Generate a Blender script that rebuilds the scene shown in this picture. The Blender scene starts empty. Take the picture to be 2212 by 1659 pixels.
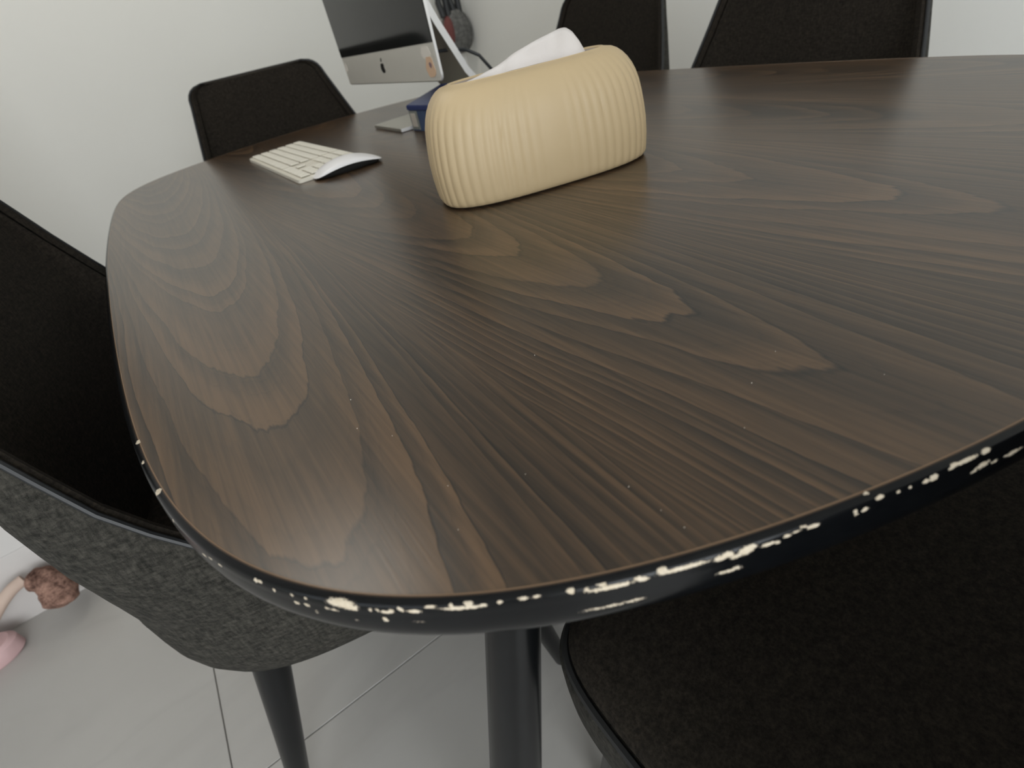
import bpy, bmesh, math, random
from mathutils import Vector, Matrix, noise
random.seed(7)
PI = math.pi
SC = bpy.context.scene
COL = SC.collection

# ------------------------------------------------------------------ camera
cam_d = bpy.data.cameras.new('camera')
cam = bpy.data.objects.new('camera', cam_d)
COL.objects.link(cam)
_r = Vector((0.79956935, -0.56963879, -0.1902643))
_u = Vector((0.47112165, 0.3984381, 0.78695074))
_w = Vector((0.37246912, 0.71885932, -0.58694806))
M = Matrix.Identity(4)
for i in range(3):
    M[i][0], M[i][1], M[i][2] = _r[i], _u[i], -_w[i]
M[0][3], M[1][3], M[2][3] = -0.4146499, -0.81497778, 0.913
cam.matrix_world = M
cam_d.sensor_fit = 'HORIZONTAL'
cam_d.sensor_width = 36.0
cam_d.lens = 36.0 * 1100.0 / 2212.0
cam_d.clip_start = 0.01
cam_d.dof.use_dof = True
cam_d.dof.focus_distance = 0.37
cam_d.dof.aperture_fstop = 8.5
SC.camera = cam

# ------------------------------------------------------------------ light and exposure
SC.view_settings.view_transform = 'Standard'
SC.view_settings.look = 'None'
SC.view_settings.gamma = 1.0
SC.view_settings.use_curve_mapping = False
SC.view_settings.exposure = 0.30
world = bpy.data.worlds.new('world')
SC.world = world
world.use_nodes = True
bg = world.node_tree.nodes['Background']
bg.inputs[0].default_value = (0.80, 0.90, 1.0, 1)
bg.inputs[1].default_value = 1.0

def area(name, loc, target, size, size_y, power, color):
    l = bpy.data.lights.new(name, 'AREA')
    l.shape = 'RECTANGLE'
    l.size, l.size_y, l.energy, l.color = size, size_y, power, color
    o = bpy.data.objects.new(name, l)
    COL.objects.link(o)
    o.location = loc
    d = Vector(target) - Vector(loc)
    o.rotation_euler = d.to_track_quat('-Z', 'Y').to_euler()
    return o
# daylight through the glass door of the back wall, and the ceiling lamp's soft light
area('door_daylight', (-0.80, -2.93, 1.12), (-0.7, 0.0, 1.0), 1.6, 1.9, 48.0, (0.95, 0.98, 1.0))
area('side_fill', (-2.40, -1.25, 1.25), (0.0, -0.6, 1.0), 1.5, 1.7, 6.0, (0.96, 0.98, 1.0))  # added side fill to brighten the floor under the table and far wall
area('ceiling_lamp_light', (-0.62, 0.85, 2.52), (-0.62, 0.95, 0), 0.6, 0.6, 5.0, (1.0, 0.94, 0.85))

# ------------------------------------------------------------------ helpers
def mesh_obj(name, bm, mat=None, parent=None, smooth=True, mats=None):
    me = bpy.data.meshes.new(name)
    bmesh.ops.recalc_face_normals(bm, faces=bm.faces[:])
    bm.to_mesh(me)
    bm.free()
    if smooth:
        for p in me.polygons:
            p.use_smooth = True
        try:
            me.set_sharp_from_angle(angle=math.radians(38))
        except Exception:
            pass
    for m in (mats or ([mat] if mat else [])):
        me.materials.append(m)
    o = bpy.data.objects.new(name, me)
    COL.objects.link(o)
    if parent:
        o.parent = parent
    return o

def empty(name, loc=(0, 0, 0), rz=0.0):
    o = bpy.data.objects.new(name, None)
    COL.objects.link(o)
    o.location = loc
    o.rotation_euler = (0, 0, rz)
    o.empty_display_size = 0.05
    return o

def tag(o, label=None, cat=None, group=None, kind=None):
    if label: o['label'] = label
    if cat: o['category'] = cat
    if group: o['group'] = group
    if kind: o['kind'] = kind
    return o

def box(bm, x0, x1, y0, y1, z0, z1, bev=0.0, seg=2):
    vs = [bm.verts.new((x, y, z)) for x in (x0, x1) for y in (y0, y1) for z in (z0, z1)]
    fs = [(0, 1, 3, 2), (4, 6, 7, 5), (0, 4, 5, 1), (2, 3, 7, 6), (0, 2, 6, 4), (1, 5, 7, 3)]
    faces = [bm.faces.new([vs[i] for i in f]) for f in fs]
    if bev > 0:
        es = set(e for f in faces for e in f.edges)
        bmesh.ops.bevel(bm, geom=list(es), offset=bev, segments=seg, affect='EDGES', profile=0.5)
    return bm

def loft(bm, rings, cap0=True, cap1=True, close=True):
    R = [[bm.verts.new(p) for p in r] for r in rings]
    n = len(R[0])
    for a, b in zip(R[:-1], R[1:]):
        for i in range(n if close else n - 1):
            j = (i + 1) % n
            bm.faces.new((a[i], a[j], b[j], b[i]))
    if cap0: bm.faces.new(list(reversed(R[0])))
    if cap1: bm.faces.new(R[-1])
    return R

def tube(bm, pts, rad, n=10, caps=True):
    pts = [Vector(p) for p in pts]
    rads = rad if isinstance(rad, (list, tuple)) else [rad] * len(pts)
    rings = []
    prev = None
    for i, p in enumerate(pts):
        t = (pts[min(i + 1, len(pts) - 1)] - pts[max(i - 1, 0)]).normalized()
        if prev is None:
            a = Vector((0, 0, 1)) if abs(t.z) < 0.9 else Vector((1, 0, 0))
            nn = t.cross(a).normalized()
        else:
            nn = (prev - t * prev.dot(t)).normalized()
        prev = nn
        b = t.cross(nn)
        rings.append([p + (nn * math.cos(2 * PI * k / n) + b * math.sin(2 * PI * k / n)) * rads[i] for k in range(n)])
    loft(bm, rings, caps, caps)
    return bm

def lerp(a, b, t): return a + (b - a) * t
def interp(x, xs, ys):
    if x <= xs[0]: return ys[0]
    for i in range(len(xs) - 1):
        if x <= xs[i + 1]:
            return lerp(ys[i], ys[i + 1], (x - xs[i]) / (xs[i + 1] - xs[i]))
    return ys[-1]
def spow(v, p): return math.copysign(abs(v) ** p, v)
def selipse(a, b, p, n, z=0.0, ph=0.0):
    return [Vector((a * spow(math.cos(2 * PI * k / n + ph), 2 / p), b * spow(math.sin(2 * PI * k / n + ph), 2 / p), z)) for k in range(n)]

# ---- node helpers
class NT:
    def __init__(self, name):
        self.m = bpy.data.materials.new(name)
        self.m.use_nodes = True
        self.t = self.m.node_tree
        self.b = self.t.nodes['Principled BSDF']
    def n(self, typ, **kw):
        x = self.t.nodes.new(typ)
        for k, v in kw.items(): setattr(x, k, v)
        return x
    def put(self, sock, v):
        if isinstance(v, bpy.types.NodeSocket): self.t.links.new(v, sock)
        else: sock.default_value = v
    def math(self, op, a, b=0.0, c=0.0, clamp=False):
        x = self.n('ShaderNodeMath', operation=op, use_clamp=clamp)
        for i, v in enumerate((a, b, c)): self.put(x.inputs[i], v)
        return x.outputs[0]
    def mix(self, f, a, b, mode='MIX'):
        x = self.n('ShaderNodeMix', data_type='RGBA', blend_type=mode)
        self.put(x.inputs[0], f)
        self.put(x.inputs[6], a if isinstance(a, bpy.types.NodeSocket) else (*a, 1))
        self.put(x.inputs[7], b if isinstance(b, bpy.types.NodeSocket) else (*b, 1))
        return x.outputs[2]
    def ramp(self, f, stops, interp='LINEAR'):
        x = self.n('ShaderNodeValToRGB')
        x.color_ramp.interpolation = interp
        e = x.color_ramp.elements
        while len(e) < len(stops): e.new(0.5)
        for i, (p, c) in enumerate(stops):
            e[i].position = p
            e[i].color = (*c, 1) if len(c) == 3 else c
        self.put(x.inputs[0], f)
        return x.outputs[0]
    def coord(self, kind='Object'):
        return self.n('ShaderNodeTexCoord').outputs[kind]
    def mapping(self, vec, scale=(1, 1, 1), loc=(0, 0, 0), rot=(0, 0, 0)):
        x = self.n('ShaderNodeMapping')
        self.put(x.inputs['Vector'], vec)
        x.inputs['Scale'].default_value = scale
        x.inputs['Location'].default_value = loc
        x.inputs['Rotation'].default_value = rot
        return x.outputs[0]
    def noise(self, vec, scale=5.0, detail=2.0, rough=0.5, dist=0.0):
        x = self.n('ShaderNodeTexNoise')
        self.put(x.inputs['Vector'], vec)
        x.inputs['Scale'].default_value = scale
        x.inputs['Detail'].default_value = detail
        x.inputs['Roughness'].default_value = rough
        x.inputs['Distortion'].default_value = dist
        return x.outputs[0]
    def bump(self, h, strength=0.3, dist=0.002):
        x = self.n('ShaderNodeBump')
        x.inputs['Strength'].default_value = strength
        x.inputs['Distance'].default_value = dist
        self.put(x.inputs['Height'], h)
        self.t.links.new(x.outputs[0], self.b.inputs['Normal'])
    def set(self, **kw):
        for k, v in kw.items():
            s = self.b.inputs[k]
            if isinstance(v, tuple) and len(v) == 3: v = (*v, 1)
            self.put(s, v)
        return self

def simple(name, col, rough=0.5, metal=0.0, var=0.06, vscale=30.0, spec=0.5, bump=0.0, bscale=200.0):
    k = NT(name)
    c = k.coord()
    f = k.noise(c, vscale, 3.0)
    a = tuple(max(0, x * (1 - var)) for x in col)
    b = tuple(min(1, x * (1 + var)) for x in col)
    k.set(**{'Base Color': k.mix(f, a, b), 'Roughness': rough, 'Metallic': metal, 'Specular IOR Level': spec})
    if bump > 0: k.bump(k.noise(c, bscale, 3.0), bump, 0.001)
    return k.m

def fabric(name, dark, light, scale, rough=0.95, sheen=0.0, spec=0.2):
    k = NT(name)
    c = k.coord()
    n1 = k.noise(k.mapping(c, (1, 1, 0.35)), scale, 4.0, 0.65)
    n2 = k.noise(k.mapping(c, (0.35, 0.35, 1)), scale, 4.0, 0.65)
    fine = k.noise(c, scale * 5, 2.0, 0.6)
    f = k.math('ADD', k.math('MULTIPLY', n1, n2), k.math('MULTIPLY', k.math('SUBTRACT', fine, 0.5), 0.25))
    col = k.ramp(f, [(0.12, dark), (0.42, light)])
    k.set(**{'Base Color': col, 'Roughness': rough, 'Specular IOR Level': spec, 'Sheen Weight': sheen})
    k.bump(f, 0.5, 0.0012)
    return k.m

# ------------------------------------------------------------------ materials
def wood():
    k = NT('walnut_veneer')
    c = k.coord()
    s = k.n('ShaderNodeSeparateXYZ')
    k.put(s.inputs[0], c)
    x, y = s.outputs[0], s.outputs[1]
    P = 0.2147
    low = k.noise(k.mapping(c, (9, 1.6, 1)), 1.0, 2.0, 0.5)          # slow wander of the figure
    mid = k.noise(k.mapping(c, (55, 9, 1)), 1.0, 3.0, 0.6)
    jag = k.noise(k.mapping(c, (220, 45, 1)), 1.0, 2.0, 0.6)
    xw = k.math('ADD', x, k.math('MULTIPLY', k.math('SUBTRACT', low, 0.5), 0.035))
    u = k.math('DIVIDE', k.math('ADD', xw, 0.208 + P / 2 + 4 * P), P)
    ident = k.math('FLOOR', u)
    d = k.math('MULTIPLY', k.math('SUBTRACT', k.math('FRACT', u), 0.5), P)
    d2 = k.math('MULTIPLY', d, d)
    off = k.math('MULTIPLY', k.math('SINE', k.math('MULTIPLY', ident, 2.4)), 0.09)
    yy = k.math('ADD', y, off)
    yy = k.math('ADD', yy, k.math('MULTIPLY', k.math('SUBTRACT', mid, 0.5), 0.042))
    yy = k.math('ADD', yy, k.math('MULTIPLY', k.math('SUBTRACT', jag, 0.5), 0.013))
    kk = k.math('ADD', 56.0, k.math('MULTIPLY', k.math('SINE', k.math('MULTIPLY', ident, 2.1)), 24.0))
    q = k.math('ADD', k.math('MULTIPLY', d2, kk), k.math('MULTIPLY', k.math('MULTIPLY', d2, d2), 1700.0))
    t = k.math('DIVIDE', k.math('SUBTRACT', yy, q), 0.100)
    t = k.math('ADD', t, k.math('MULTIPLY', low, 1.6))
    cx = k.n('ShaderNodeCombineXYZ')
    k.put(cx.inputs[0], k.math('MULTIPLY', t, 0.55)); k.put(cx.inputs[1], k.math('MULTIPLY', ident, 5.3))
    irr = k.noise(cx.outputs[0], 1.0, 2.0, 0.6)
    t = k.math('ADD', t, k.math('MULTIPLY', k.math('SUBTRACT', irr, 0.5), 2.6))
    t1 = k.math('FRACT', t)
    wn = k.n('ShaderNodeTexWhiteNoise', noise_dimensions='2D')
    cy = k.n('ShaderNodeCombineXYZ')
    k.put(cy.inputs[0], k.math('FLOOR', t)); k.put(cy.inputs[1], ident)
    k.put(wn.inputs['Vector'], cy.outputs[0])
    rnd = wn.outputs[0]
    strength = k.noise(k.mapping(c, (30, 2.5, 1), (3, 1, 0)), 1.0, 2.0)
    ring = k.ramp(t1, [(0.0, (0.36,) * 3), (0.03, (0.05,) * 3), (0.075, (0.85,) * 3), (0.26, (0.74,) * 3), (0.60, (0.50,) * 3), (1.0, (0.36,) * 3)])
    t2 = k.math('FRACT', k.math('ADD', k.math('MULTIPLY', t, 2.37), k.math('MULTIPLY', mid, 0.6)))
    ring2 = k.ramp(t2, [(0.0, (0.42,) * 3), (0.06, (0.25,) * 3), (0.16, (0.65,) * 3), (1.0, (0.45,) * 3)])
    rr = k.math('ADD', k.math('MULTIPLY', ring, 0.78), k.math('MULTIPLY', ring2, 0.22))
    broad = k.noise(k.mapping(c, (16, 1.2, 1), (7, 2, 0)), 1.0, 3.0, 0.55)
    fib = k.noise(k.mapping(c, (900, 26, 1)), 1.0, 3.0, 0.6)
    fib2 = k.noise(k.mapping(c, (330, 7, 1), (2, 5, 0)), 1.0, 3.0, 0.6)
    v = k.math('ADD', k.math('MULTIPLY', k.math('SUBTRACT', rr, 0.5), k.math('ADD', 0.22, k.math('ADD', k.math('MULTIPLY', strength, 0.55), k.math('MULTIPLY', rnd, 0.55)))), 0.5)
    v = k.math('ADD', v, k.math('MULTIPLY', k.math('SUBTRACT', broad, 0.5), 0.55))
    v = k.math('ADD', v, k.math('MULTIPLY', k.math('SUBTRACT', fib, 0.5), 0.22))
    v = k.math('ADD', v, k.math('MULTIPLY', k.math('SUBTRACT', fib2, 0.5), 0.62))
    col = k.ramp(v, [(0.12, (0.0085, 0.0060, 0.0042)), (0.36, (0.0295, 0.0190, 0.0113)), (0.58, (0.063, 0.0380, 0.0205)), (0.85, (0.116, 0.067, 0.034))])
    k.set(**{'Base Color': col, 'Roughness': 0.28, 'Specular IOR Level': 0.58})
    k.bump(k.math('ADD', v, k.math('MULTIPLY', fib, 0.6)), 0.06, 0.0004)
    return k.m

def chipped_black():
    k = NT('black_lacquer_chipped')
    c = k.coord()
    a = k.n('ShaderNodeAttribute', attribute_name='chip_glint').outputs['Fac']
    seam = k.n('ShaderNodeAttribute', attribute_name='seam').outputs['Fac']
    n1 = k.noise(c, 900, 3.0, 0.65)
    n2 = k.noise(c, 2600, 2.0, 0.6)
    f = k.math('ADD', a, k.math('ADD', k.math('MULTIPLY', k.math('SUBTRACT', n1, 0.5), 1.05), k.math('MULTIPLY', k.math('SUBTRACT', n2, 0.5), 0.75)))
    msk = k.math('MULTIPLY', k.math('SUBTRACT', f, 0.52), 9.0, clamp=True)
    msk = k.math('MULTIPLY', msk, k.math('GREATER_THAN', a, 0.02))
    rim = k.math('MULTIPLY', k.math('SUBTRACT', f, 0.36), 9.0, clamp=True)
    rim = k.math('MULTIPLY', rim, k.math('GREATER_THAN', a, 0.02))
    cream = k.mix(k.noise(c, 500, 3), (0.46, 0.37, 0.25), (0.70, 0.63, 0.52))
    base = k.mix(k.noise(c, 120, 3), (0.002, 0.0023, 0.003), (0.004, 0.0045, 0.005))
    col = k.mix(seam, base, (0.20, 0.13, 0.08))
    col = k.mix(k.math('MULTIPLY', rim, 0.6), col, (0.05, 0.04, 0.032))
    col = k.mix(msk, col, cream)
    k.set(**{'Base Color': col, 'Roughness': k.math('ADD', 0.22, k.math('MULTIPLY', msk, 0.5)), 'Specular IOR Level': 0.22})
    k.bump(k.math('SUBTRACT', k.math('MULTIPLY', k.noise(c, 160, 2), 0.15), k.math('ADD', k.math('MULTIPLY', msk, 0.5), k.math('MULTIPLY', rim, -0.3))), 0.6, 0.0007)
    return k.m

def marble():
    k = NT('pale_marble_tile')
    c = k.coord('Object')
    info = k.n('ShaderNodeObjectInfo')
    loc = info.outputs['Location']
    v = k.n('ShaderNodeVectorMath', operation='ADD')
    k.put(v.inputs[0], c); k.put(v.inputs[1], loc)
    w = v.outputs[0]
    n1 = k.noise(w, 1.8, 5.0, 0.6, 1.2)
    vein = k.math('ABSOLUTE', k.math('SUBTRACT', k.noise(k.mapping(w, (1.4, 4.2, 1), (0.3, 0.1, 0), (0, 0, 0.15)), 0.9, 4.0, 0.55, 0.6), 0.5))
    vm = k.math('SUBTRACT', 1.0, k.math('MULTIPLY', vein, 22.0), clamp=True)
    col = k.mix(n1, (0.375, 0.36, 0.34), (0.455, 0.44, 0.415))
    col = k.mix(k.math('MULTIPLY', vm, 0.22), col, (0.34, 0.325, 0.31))
    k.set(**{'Base Color': col, 'Roughness': 0.28, 'Specular IOR Level': 0.45})
    return k.m

def wall_paint(name, col):
    k = NT(name)
    c = k.coord()
    n = k.noise(c, 2.5, 3.0)
    k.set(**{'Base Color': k.mix(n, tuple(x * 0.96 for x in col), col), 'Roughness': 0.75, 'Specular IOR Level': 0.25})
    k.bump(k.noise(c, 260, 3.0), 0.08, 0.001)
    return k.m

M_wood = wood()
M_edge = chipped_black()
M_marble = marble()
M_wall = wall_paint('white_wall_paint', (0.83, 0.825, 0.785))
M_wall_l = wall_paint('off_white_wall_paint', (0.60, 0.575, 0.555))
M_ceil = wall_paint('ceiling_paint', (0.82, 0.82, 0.80))
M_skirt = simple('white_skirting', (0.58, 0.55, 0.53), 0.35, var=0.03)
M_grout = simple('grey_grout', (0.22, 0.21, 0.195), 0.9)
M_out = fabric('charcoal_tweed', (0.010, 0.0097, 0.0080), (0.058, 0.054, 0.045), 260.0)
M_in = fabric('dark_brown_fabric', (0.006, 0.0046, 0.0034), (0.031, 0.0248, 0.0178), 420.0)
M_pipe = simple('black_piping', (0.010, 0.010, 0.010), 0.7)
M_pipe_grey = simple('grey_piping', (0.010, 0.011, 0.012), 0.5)
M_leg = simple('black_satin_metal', (0.0035, 0.004, 0.0045), 0.27, var=0.15, spec=0.3)
M_under = simple('dark_underside', (0.03, 0.025, 0.02), 0.8)
M_alu = simple('shaded_aluminium', (0.42, 0.405, 0.36), 0.42, metal=0.75, var=0.03)  # darkened metal: shade on the stand's front face is put into the colour
M_alu_b = simple('lit_aluminium_edge', (0.86, 0.85, 0.84), 0.35, metal=0.25, var=0.02)  # same metal in a paler copy, light on the edges painted in
M_glass = simple('black_screen_glass', (0.010, 0.011, 0.011), 0.09, var=0.02, spec=0.2)
M_logo = simple('black_logo', (0.008, 0.008, 0.008), 0.3)
M_white = simple('white_plastic', (0.80, 0.78, 0.78), 0.3, var=0.02)
M_key = simple('cream_white_keys', (0.78, 0.745, 0.65), 0.5, var=0.03)
M_kbody = simple('pale_silver_keyboard', (0.72, 0.68, 0.58), 0.4, var=0.02)
M_dark = simple('shadowed_aluminium', (0.02, 0.02, 0.02), 0.5)  # aluminium mouse base, shade under the shell put into its dark colour
M_cream = simple('cream_plastic', (0.52, 0.395, 0.23), 0.5, var=0.03, vscale=12)
M_box_in = simple('grey_brown_lining', (0.30, 0.25, 0.22), 0.7)
M_boxbase = simple('dark_wood_base', (0.05, 0.032, 0.02), 0.6)
M_tissue = simple('tissue_paper', (0.68, 0.635, 0.605), 0.9, var=0.03, bump=0.3, bscale=500)
M_blue = simple('navy_card', (0.012, 0.025, 0.11), 0.4, var=0.1)
M_blue2 = simple('blue_grey_card', (0.03, 0.055, 0.12), 0.45, var=0.1)
M_label = simple('pale_label', (0.42, 0.38, 0.33), 0.5, var=0.15, vscale=90)
M_lframe = simple('grey_green_frame', (0.16, 0.17, 0.155), 0.6)
M_pinkst = simple('peach_sticker', (0.62, 0.42, 0.28), 0.5)
M_whst = simple('white_sticker', (0.66, 0.62, 0.56), 0.5)
M_mauve = simple('mauve_print', (0.22, 0.14, 0.16), 0.5)
M_plush = fabric('rose_brown_plush', (0.05, 0.024, 0.018), (0.44, 0.26, 0.20), 55.0)
M_beige = simple('beige_sole', (0.55, 0.42, 0.35), 0.8)
M_pink = simple('pink_foam', (0.60, 0.40, 0.40), 0.7)
M_bag = fabric('grey_mesh', (0.08, 0.08, 0.075), (0.22, 0.215, 0.205), 90.0)
M_red = simple('dull_red_cloth', (0.16, 0.05, 0.045), 0.8)
M_cable = simple('black_cable', (0.02, 0.022, 0.024), 0.5)
M_speck = simple('white_specks', (0.75, 0.68, 0.58), 0.6)
M_lamp = NT('lamp_diffuser').set(**{'Base Color': (0.9, 0.9, 0.86), 'Emission Color': (1.0, 0.94, 0.85), 'Emission Strength': 2.0}).m
M_frame = simple('white_window_frame', (0.78, 0.78, 0.76), 0.4)
gl = NT('window_glass'); gl.set(**{'Base Color': (0.95, 0.97, 0.97), 'Roughness': 0.02, 'Transmission Weight': 1.0}); M_pane = gl.m

# ------------------------------------------------------------------ room
WX, WY = 1.15, 1.85           # right wall, far wall
LX, BY, HZ = -2.45, -3.0, 2.62
def struct(name, bm, m, parent=None):
    o = mesh_obj(name, bm, m, parent, smooth=False)
    if not parent: o['kind'] = 'structure'
    return o
bm = bmesh.new(); box(bm, LX - 0.1, WX + 0.1, BY - 0.1, WY + 0.1, -0.08, -0.004)
floor = struct('floor', bm, M_grout)
TW, TL, GAP = 0.80, 0.80, 0.0011
tile_me = {}
x = -0.773 - 4 * TW
while x < WX:
    y = -0.235 - 4 * TL
    while y < WY:
        a0, a1 = max(x, LX), min(x + TW, WX)
        b0, b1 = max(y, BY), min(y + TL, WY)
        if a1 - a0 > 0.02 and b1 - b0 > 0.02:
            key = (round(a1 - a0, 4), round(b1 - b0, 4))
            if key not in tile_me:
                bm = bmesh.new()
                hx, hy = key[0] / 2 - GAP, key[1] / 2 - GAP
                box(bm, -hx, hx, -hy, hy, -0.008, 0.0, 0.0005, 1)
                me = bpy.data.meshes.new('tile'); bmesh.ops.recalc_face_normals(bm, faces=bm.faces[:]); bm.to_mesh(me); bm.free()
                me.materials.append(M_marble)
                tile_me[key] = me
            o = bpy.data.objects.new('tile', tile_me[key])
            COL.objects.link(o)
            o.parent = floor
            o.location = ((a0 + a1) / 2, (b0 + b1) / 2, 0)
        y += TL
    x += TW
bm = bmesh.new(); box(bm, LX - 0.1, WX + 0.1, WY, WY + 0.1, 0, HZ); struct('wall_far', bm, M_wall)
bm = bmesh.new(); box(bm, WX, WX + 0.1, BY, WY, 0, HZ); struct('wall_right', bm, M_wall)
# the wall that stands forward on the left, beside the table
STX, STY = -0.93, 0.46
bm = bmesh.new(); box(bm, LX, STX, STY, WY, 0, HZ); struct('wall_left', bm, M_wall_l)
bm = bmesh.new(); box(bm, LX, STX + 0.003, STY - 0.003, STY, 0, 0.18, 0.001, 1)
struct('baseboard_left', bm, M_skirt)
bm = bmesh.new(); box(bm, STX + 0.01, WX, WY - 0.012, WY, 0, 0.09, 0.002, 1); struct('baseboard_far', bm, M_skirt)
bm = bmesh.new(); box(bm, WX - 0.012, WX, BY + 0.01, WY - 0.02, 0, 0.09, 0.002, 1); struct('baseboard_right', bm, M_skirt)
WY0, WY1, WZ0, WZ1 = -2.05, -0.45, 0.40, 2.15
bm = bmesh.new()
box(bm, LX - 0.1, LX, BY, WY0, 0, HZ); box(bm, LX - 0.1, LX, WY1, STY, 0, HZ)
box(bm, LX - 0.1, LX, WY0, WY1, 0, WZ0); box(bm, LX - 0.1, LX, WY0, WY1, WZ1, HZ)
struct('wall_side', bm, M_wall)
bm = bmesh.new()
for a in (WY0, (WY0 + WY1) / 2 - 0.025, WY1 - 0.05): box(bm, LX - 0.08, LX - 0.03, a, a + 0.05, WZ0, WZ1)
box(bm, LX - 0.08, LX - 0.03, WY0, WY1, WZ0, WZ0 + 0.05); box(bm, LX - 0.08, LX - 0.03, WY0, WY1, WZ1 - 0.05, WZ1)
win = struct('added_window_1', bm, M_frame)  # unseen window, added to go with the side fill light
for a, b in ((WY0 + 0.05, (WY0 + WY1) / 2 - 0.025), ((WY0 + WY1) / 2 + 0.025, WY1 - 0.05)):
    bm = bmesh.new(); box(bm, LX - 0.058, LX - 0.052, a, b, WZ0 + 0.05, WZ1 - 0.05); struct('pane', bm, M_pane, win)
DX0, DX1, DZ1 = -1.6, 0.0, 2.1
bm = bmesh.new()
box(bm, LX - 0.1, DX0, BY - 0.1, BY, 0, HZ); box(bm, DX1, WX + 0.1, BY - 0.1, BY, 0, HZ); box(bm, DX0, DX1, BY - 0.1, BY, DZ1, HZ)
struct('wall_back', bm, M_wall)
bm = bmesh.new(); box(bm, LX - 0.1, WX + 0.1, BY - 0.1, WY + 0.1, HZ, HZ + 0.1); struct('ceiling', bm, M_ceil)
bm = bmesh.new()
for a in (DX0, (DX0 + DX1) / 2 - 0.03, DX1 - 0.06): box(bm, a, a + 0.06, BY - 0.08, BY - 0.03, 0, DZ1)
box(bm, DX0, DX1, BY - 0.08, BY - 0.03, 0, 0.06); box(bm, DX0, DX1, BY - 0.08, BY - 0.03, DZ1 - 0.06, DZ1)
win = struct('door_1', bm, M_frame)
for a, b in ((DX0 + 0.06, (DX0 + DX1) / 2 - 0.03), ((DX0 + DX1) / 2 + 0.03, DX1 - 0.06)):
    bm = bmesh.new(); box(bm, a, b, BY - 0.058, BY - 0.052, 0.06, DZ1 - 0.06); struct('pane', bm, M_pane, win)
lt = empty('ceiling_lamp', (-0.62, 0.85, HZ - 0.06))
bm = bmesh.new(); loft(bm, [selipse(0.25, 0.25, 2, 40, 0.0), selipse(0.28, 0.28, 2, 40, 0.02), selipse(0.28, 0.28, 2, 40, 0.06)]); mesh_obj('lamp_base', bm, M_frame, lt)
bm = bmesh.new(); loft(bm, [selipse(0.1, 0.1, 2, 40, -0.015), selipse(0.2, 0.2, 2, 40, -0.008), selipse(0.245, 0.245, 2, 40, 0.0)]); mesh_obj('lamp_diffuser', bm, M_lamp, lt)
tag(lt, 'round white flush lamp on the ceiling above the table', 'lamp')

# ------------------------------------------------------------------ dining table
TA, TB, BA, BB, TN = 0.51216, 0.81451, 0.04264, 0.16844, 10.18
def outline_pt(th):
    c, s = math.cos(th), math.sin(th)
    lo, hi = 0.0, 2.0
    for _ in range(34):
        m = (lo + hi) / 2
        x, y = m * c, m * s
        A = max(TA - BA * min((y / TB) ** 2, 1.5), 1e-3)
        B = max(TB - BB * min((x / TA) ** 2, 1.5), 1e-3)
        if abs(x / A) ** TN + abs(y / B) ** TN < 1: lo = m
        else: hi = m
    return (lo * c, lo * s)
fine = [outline_pt(2 * PI * k / 2880) for k in range(2880)]
L = [0.0]
for i in range(len(fine)):
    a, b = fine[i], fine[(i + 1) % len(fine)]
    L.append(L[-1] + math.hypot(b[0] - a[0], b[1] - a[1]))
def at_len(s):
    import bisect
    i = min(max(bisect.bisect_right(L, s) - 1, 0), len(fine) - 1)
    f = (s - L[i]) / max(L[i + 1] - L[i], 1e-9)
    a, b = fine[i], fine[(i + 1) % len(fine)]
    d = Vector((b[0] - a[0], b[1] - a[1])).normalized()
    return (lerp(a[0], b[0], f), lerp(a[1], b[1], f))
def make_outline(fine_step, coarse):
    s, out = 0.0, []
    while s < L[-1] - fine_step * 0.5:
        p = at_len(s)
        out.append(s)
        near = p[1] < -0.28 and p[0] < -0.14
        s += fine_step if near else coarse
    return out
def frames(ss):
    res = []
    for s in ss:
        p = at_len(s)
        e = 0.004
        a, b = at_len((s - e) % L[-1]), at_len((s + e) % L[-1])
        t = Vector((b[0] - a[0], b[1] - a[1])).normalized()
        res.append((Vector((p[0], p[1], 0)), Vector((t.y, -t.x, 0))))
    return res
TOP = 0.75
table = empty('dining_table', (0, 0, 0))
tag(table, 'dark walnut dining table with bowed sides, rounded corners and a chipped black edge', 'table')
fr = frames(make_outline(0.006, 0.012))
bm = bmesh.new()
loft(bm, [[p + Vector((0, 0, TOP - 0.004)) for p, n in fr], [p + Vector((0, 0, TOP)) for p, n in fr]])
top = mesh_obj('tabletop', bm, M_wood, table, smooth=False)
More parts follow.
